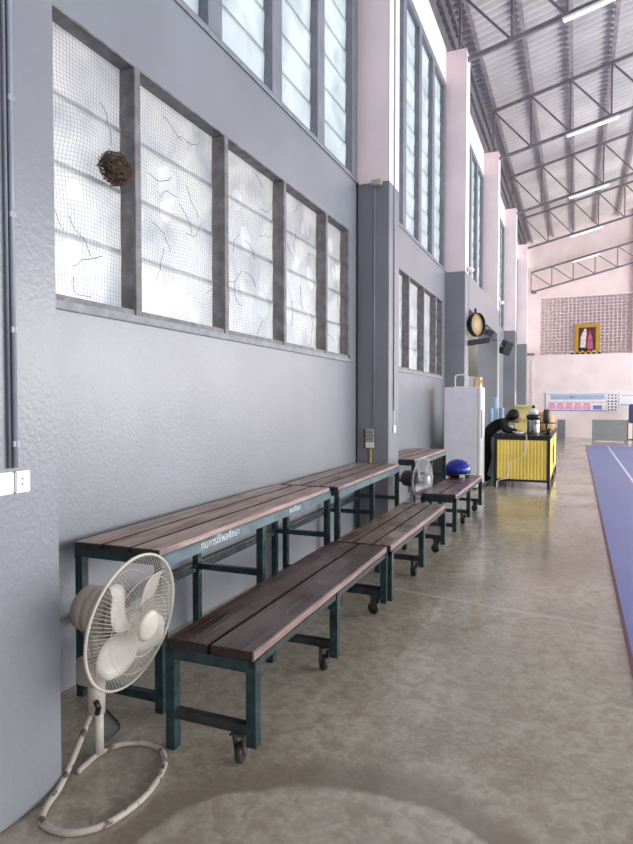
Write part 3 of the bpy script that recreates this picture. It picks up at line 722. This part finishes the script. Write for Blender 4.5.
for (x, y, z, lb) in ((-1.99, 12.6, 4.2, 'white security camera cluster on the second column'), (-1.97, 17.9, 4.35, 'small white security camera on the third column')):
    t = thing('security_camera', lb, 'camera', (x, y, z))
    k = MB(); k.lathe([(.045, 0), (.05, .02), (.05, .2), (.03, .22)], 14, Matrix.Rotation(math.radians(100), 4, 'X') @ Matrix.Translation((0, 0, -.1))); k.build('housing', WHITE, t)
    k = MB(); k.bar((0, 0, 0), (-.08, 0, .1), .03); k.box(-.08, -.065, -.04, .04, .06, .16); k.build('mount', WHITE, t)
    k = MB(); k.lathe([(.001, 0), (.035, 0), (.035, .01), (.001, .01)], 12, Matrix.Translation((0, -.1, -.02)) @ Matrix.Rotation(math.radians(100), 4, 'X')); k.build('lens', BLACK, t)
k = MB(); k.box(-2.06, -2.04, 22.95, 23.2, 1.3, 1.98); tag(k.build('notice', PINKP), 'pink paper notice on the grey column behind the person', 'notice')
k = MB(); k.tube([(FC + .02, 17.75, .3), (FC + .02, 17.75, 3.2)], .015, 8); tag(k.build('conduit', WHITE), 'white conduit down the third column under the speaker', 'conduit')

# ------------------------------------------------------------------ counter
ct = thing('counter', 'yellow corrugated counter with black frame and top', 'counter', (-1.37, 11.36, 0))
LX, LY = .95, 3.5
k = MB(); k.box(-.02, LX + .02, -.02, LY + .02, .90, .945, bev=.004); k.build('counter_top', BLACK, ct)
k = MB()
for x in (0, LX - .05):
    for y in (0, LY / 2, LY - .05): k.box(x, x + .05, y, y + .05, 0, .90)
k.box(.05, LX - .05, .0, .04, .12, .16); k.box(.05, LX - .05, 0, .04, .86, .90)
k.box(LX - .045, LX - .005, .05, LY - .05, .12, .16); k.box(LX - .045, LX - .005, .05, LY - .05, .86, .9)
k.box(0, .04, .05, LY - .05, .12, .16); k.build('frame', BLACK, ct)
def corr(a0, a1, f, n, name, par, m):
    k = MB(); A = []
    for i in range(n * 4 + 1):
        s = a0 + (a1 - a0) * i / (n * 4); d = (0, .016, .016, 0)[i % 4]
        A.append((k.bm.verts.new(f(s, d, .16)), k.bm.verts.new(f(s, d, .86))))
    for i in range(len(A) - 1): k.bm.faces.new((A[i][0], A[i + 1][0], A[i + 1][1], A[i][1]))
    o = k.build(name, m, par); md = o.modifiers.new('thickness', 'SOLIDIFY'); md.thickness = .002
    return o
corr(.05, LX - .05, lambda s, d, z: (s, .022 - d, z), 15, 'front_panel', ct, YEL)
corr(.05, LY / 2, lambda s, d, z: (LX - .022 + d, s, z), 26, 'side_panel', ct, YEL)
corr(LY / 2 + .05, LY - .05, lambda s, d, z: (LX - .022 + d, s, z), 24, 'side_panel', ct, YEL)
k = MB(); k.box(LX - .004, LX + .012, LY / 2 - .35, LY / 2 - .1, .35, .68); k.build('side_hatch', BLACK, ct)
k = MB(); k.tube(spline([(-.82, 11.325, .96), (-.81, 11.325, .9), (-.81, 11.32, .72), (-.88, 11.32, .58), (-1.02, 11.32, .5), (-1.1, 11.32, .45), (-1.12, 11.32, .2), (-1.2, 11.31, .16), (-1.3, 11.3, .12), (-1.31, 11.3, .01)]), .008, 6)
tag(k.build('cable', WHITE), 'white cable draped down the front of the yellow counter', 'cable')
Z = .945
t = thing('display_case', 'pale yellow acrylic display case on the counter', 'display case', (-1.12, 12.4, Z))
k = MB()
for x in (0, .36):
    for y in (0, .3): k.box(x, x + .03, y, y + .03, 0, .52)
k.box(0, .39, 0, .33, .50, .54); k.box(0, .39, 0, .33, 0, .02); k.box(.03, .36, .04, .3, .25, .265); k.build('frame', YELT, t)
k = MB(); k.box(.03, .36, .3, .31, .02, .5); k.build('back_panel', YELT, t)
t = thing('water_boiler', 'silver and black water boiler on the counter', 'boiler', (-.74, 11.95, Z))
k = MB(); k.lathe([(.11, .0), (.115, .02), (.11, .25), (.105, .27), (.001, .27)], 24); k.build('body', CHROME, t)
k = MB(); k.lathe([(.1, .271), (.12, .28), (.125, .33), (.1, .36), (.001, .36)], 24); k.build('collar', BLACK, t)
k = MB(); k.lathe([(.09, .361), (.075, .44), (.03, .47), (.001, .475)], 24); k.build('lid', WHITE, t)
k = MB(); k.lathe([(.012, .47), (.03, .49), (.02, .53), (.001, .535)], 14); k.build('knob', BLACK, t)
k = MB(); k.box(-.015, .015, -.15, -.1, .04, .08); k.build('tap', BLACK, t)
t = thing('serving_stand', 'black round serving stand on the counter right corner', 'stand', (-.5, 11.75, Z))
k = MB(); k.lathe([(.08, 0), (.08, .012), (.015, .02), (.015, .2), (.17, .205), (.17, .22), (.001, .22)], 24); k.build('tray', BLACK, t)
k = MB(); k.lathe([(.05, .221), (.06, .24), (.06, .42), (.04, .46), (.001, .46)], 18); k.build('canister', DARKM, t)
k = MB(); k.lathe([(.035, .025), (.04, .03), (.04, .12), (.001, .12)], 14, Matrix.Translation((.04, -.07, -.01))); k.build('cup', BLACK, t)
k = MB(); k.lathe([(.12, 0), (.18, .02), (.2, .16), (.18, .3), (.13, .38), (.001, .40)], 22, Matrix.Translation((-.60, 13.3, Z))); tag(k.build('basket', mat('tan_wicker', srgb(200, 164, 116), .7, var=.15, scale=40)), 'tan wicker basket on the far end of the counter', 'basket')
k = MB(); k.lathe([(.04, 0), (.06, .01), (.11, .05), (.105, .05), (.055, .018), (.001, .016)], 22, Matrix.Translation((-.98, 11.7, Z))); tag(k.build('plate', WHITE), 'shallow white dish on the counter front edge', 'dish')
k = MB(); k.box(-1.33, -1.2, 12.9, 13.1, Z, Z + .12, bev=.01); tag(k.build('carton', WHITE), 'white carton on the counter behind the person', 'box')

# ------------------------------------------------------------------ person seated behind the counter, bent over it
def skin_chain(name, verts, edges, radii, m, parent, root=0, sub=2):
    me = bpy.data.meshes.new(name); me.from_pydata([Vector(q) for q in verts], edges, []); me.materials.append(m)
    o = bpy.data.objects.new(name, me); C.objects.link(o); o.parent = parent
    sm = o.modifiers.new('skin', 'SKIN'); sm.use_smooth_shade = True
    for i, r in enumerate(radii):
        r = r if isinstance(r, tuple) else (r, r)
        me.skin_vertices[0].data[i].radius = r; me.skin_vertices[0].data[i].use_root = (i == root)
    sb_ = o.modifiers.new('smooth', 'SUBSURF'); sb_.levels = sub; sb_.render_levels = sub
    return o
px0, py0 = -1.60, 12.05
pr = thing('person', 'person in black clothes leaning over the yellow counter from its left side', 'person', (px0, py0, 0), 0)
V = [(-.02, 0, .86), (.06, 0, .98), (.20, 0, 1.10), (.33, 0, 1.19), (.42, 0, 1.21),
     (-.02, .10, .82), (.03, .12, .46), (-.04, .12, .10), (.08, .13, .045),
     (-.02, -.10, .82), (.0, -.13, .46), (-.06, -.13, .10), (.06, -.14, .045),
     (.31, -.18, 1.17), (.36, -.27, 1.01), (.56, -.20, .985),
     (.31, .18, 1.17), (.36, .27, 1.01), (.56, .20, .985)]
E_ = [(0, 1), (1, 2), (2, 3), (3, 4), (0, 5), (5, 6), (6, 7), (7, 8), (0, 9), (9, 10), (10, 11), (11, 12), (3, 13), (13, 14), (14, 15), (3, 16), (16, 17), (17, 18)]
Rr = [(.16, .13), (.16, .12), (.18, .13), (.14, .11), .06, .09, .068, .05, .035, .09, .068, .05, .035, .072, .052, .034, .072, .052, .034]
skin_chain('body', V, E_, Rr, BLACKF, pr)
hc = Vector((.52, 0, 1.26))
k = MB(); k.sphere(hc, .1, .98, .8, 1.12, 20); k.sphere(hc + Vector((.095, 0, -.03)), .017, 1.2, .8, 1.5, 8)
k.sphere(hc + Vector((.05, 0, -.075)), .055, .9, .85, .7, 12); k.sphere(hc + Vector((.088, 0, -.07)), .012, 1, 2, .5, 8)
for s in (-1, 1): k.sphere(hc + Vector((-.005, s * .08, -.01)), .02, 1, .4, 1.5, 8)
k.tube([(.40, 0, 1.19), (.45, 0, 1.21), (.49, 0, 1.24)], .048, 12)
h_ = k.build('head', SKIN, pr)
k = MB()
for s in (-1, 1): k.sphere(hc + Vector((.084, s * .034, .008)), .011, .6, 1.2, .7, 8)
k.build('eye', BLACK, pr)
k = MB(); g = hc + Vector((-.018, 0, .03)); k.sphere(g, .116, 1.0, .9, 1.05, 20); k.sphere(g + Vector((-.09, 0, -.05)), .07, .9, 1, 1.2, 12); k.build('hair', HAIR, pr)
for s in (-1, 1):
    hx = Vector((.56, s * .2, .985)); hv = [hx, hx + Vector((.07, -s * .03, -.005))]; he = [(0, 1)]; hr = [(.026, .02), (.038, .014)]
    for f_, (dy, L_) in enumerate(((-.028, .062), (-.009, .07), (.01, .066), (.028, .05))):
        a = len(hv); p0 = hv[1] + Vector((.015, dy, 0)); hv += [p0, p0 + Vector((L_ * .55, 0, -.002)), p0 + Vector((L_, 0, -.014))]; he += [(1, a), (a, a + 1), (a + 1, a + 2)]; hr += [.0095, .009, .0075]
    a = len(hv); p0 = hv[0] + Vector((.03, -s * .035, .0)); hv += [p0, p0 + Vector((.035, -s * .02, -.01))]; he += [(0, a), (a, a + 1)]; hr += [.011, .009]
    skin_chain('hand', hv, he, hr, SKIN, pr, 0, 1)

# ------------------------------------------------------------------ end wall: banners, boards, portrait
b = thing('banner', 'long pale banner with pink and blue bands on the end wall', 'banner', (-1.3, END - .045, 1.2))
k = MB(); k.box(0, 2.45, 0, .02, 0, .82); k.build('sheet', PAPER, b)
k = MB(); k.box(.2, 2.4, -.004, 0, .5, .70); k.build('blue_band', BSTRIP, b)
k = MB()
for i in range(5): k.box(.1 + i * .36, .42 + i * .36, -.004, 0, .06, .24)
k.build('pink_band', PSTRIP, b)
k = MB(); k.box(1.95, 2.3, -.004, 0, .06, .24); k.box(.15, 2.4, -.004, 0, .0, .03); k.box(.1, 2.4, -.004, 0, .73, .75); k.build('indigo_band', ISTRIP, b)
k = MB(); k.box(.1, 2.4, -.005, 0, .36, .38)
for i in range(5): k.box(.13 + i * .36, .38 + i * .36, -.005, 0, .27, .32)
k.build('rose_band', RINK, b)
k = MB(); k.box(1.0, 1.2, -.006, 0, .56, .66)
k.build('dark_lettering', mat('banner_grey', srgb(150, 150, 165), .6), b)
b = thing('photo_board', 'white board with a grid of small dark pictures on the end wall', 'board', (1.17, END - .045, 1.15))
k = MB(); k.box(0, .48, 0, .02, 0, .9); k.build('sheet', PAPER, b)
for i in range(3):
    for j in range(6):
        k = MB(); k.box(.06 + i * .14, .13 + i * .14, -.004, 0, .06 + j * .13, .12 + j * .13); k.build('picture', INK, b)
k = MB(); k.box(0, .48, -.005, 0, .43, .46); k.build('rose_stripe', RINK, b)
b = thing('poster', 'pale white poster at the right end of the end wall', 'poster', (1.68, END - .04, 1.35)); onebox('sheet', PAPER, b, 0, 1.2, 0, .015, 0, .65)
k = MB(); k.box(.05, .35, -.004, 0, .08, .16); k.box(.1, 1.1, -.004, 0, .5, .53); k.build('lettering', BSTRIP, b)
b = thing('score_board', 'grey panel board standing on the floor before the end wall', 'board', (.57, 26.9, 0))
onebox('panel', BGREY, b, 0, 1.27, 0, .06, .04, .87, bev=.006)
k = MB(); k.box(.02, .1, -.15, .2, 0, .04); k.box(1.17, 1.25, -.15, .2, 0, .04); k.build('foot', BGREY, b)
k = MB(); k.box(1.27, 1.3, 0, .05, 0, .87); k.build('side_post', REDL, b)
b = thing('metal_cabinet', 'small dark grey cabinet against the end wall beyond the counter', 'cabinet', (-.78, 28.6, 0))
onebox('body', BGREY, b, 0, .32, 0, .5, 0, .82, bev=.005); 
k = MB()
for z in (.06, .30, .54): k.box(.02, .3, -.012, 0, z, z + .22)
k.build('drawer', FRAME, b)
b = thing('blue_machine', 'dark blue standing machine at the right picture edge', 'machine', (2.0, 28.4, 0))
onebox('body', mat('navy_paint', srgb(60, 74, 112), .4), b, 0, .4, 0, .4, .7, 1.5, bev=.03); onebox('stand', BLACK, b, .15, .25, .15, .25, .03, .7); onebox('foot', BLACK, b, .0, .4, .0, .4, 0, .03)

pt = thing('framed_portrait', 'gold framed portrait picture hanging on the vent-block screen', 'picture', (-.14, 33.45, 3.95))
k = MB(); Wp, Hp, q = 1.12, 1.55, .17
k.box(0, Wp, 0, .1, 0, q, bev=.02); k.box(0, Wp, 0, .1, Hp - q, Hp, bev=.02); k.box(0, q, 0, .1, q, Hp - q, bev=.02); k.box(Wp - q, Wp, 0, .1, q, Hp - q, bev=.02); k.build('frame', GOLD, pt)
onebox('canvas', MAROON, pt, q, Wp - q, .05, .08, q, Hp - q)
k = MB(); k.prism([(.24, .32), (.5, .32), (.52, .9), (.56, 1.1), (.48, 1.2), (.36, 1.16), (.28, .9)], 'y', .042, .05); k.sphere((.47, .045, 1.24), .07, 1, .15, 1.2, 12); k.build('pale_figure', IVORY, pt)
k = MB(); k.prism([(.56, .3), (.84, .3), (.82, .8), (.76, 1.05), (.64, 1.05), (.58, .8)], 'y', .042, .05); k.sphere((.68, .045, 1.12), .055, 1, .15, 1.2, 12); k.build('rose_figure', ROSE, pt)
k = MB(); k.prism([(.19, .18), (.6, .18), (.58, .36), (.22, .4)], 'y', .036, .042); k.build('dark_foreground', BLACK, pt)
spots = ['leftmost potted flowers on the gallery ledge below the gold portrait', 'second potted flowers from the left on the gallery ledge', 'third potted flowers from the left, under the portrait', 'fourth potted flowers from the left, under the portrait', 'second potted flowers from the right on the gallery ledge', 'rightmost potted flowers on the gallery ledge']
for i in range(6):
    x = -.22 + i * .22; y = END + .1
    k = MB(); k.lathe([(.05, 3.70), (.07, 3.72), (.06, 3.79)], 10, Matrix.Translation((x, y, 0)))
    t = k.build('flower_pot', BLACK)
    l = MB()
    for q_ in range(5): l.sphere((x + random.uniform(-.05, .05), y + random.uniform(-.03, .03), 3.815 + random.uniform(-.02, .03)), .035, seg=8)
    l.build('flowers', GOLD if i % 2 else IVORY, t)
    tag(t, spots[i], 'flower pot', 'flower pots below the portrait')
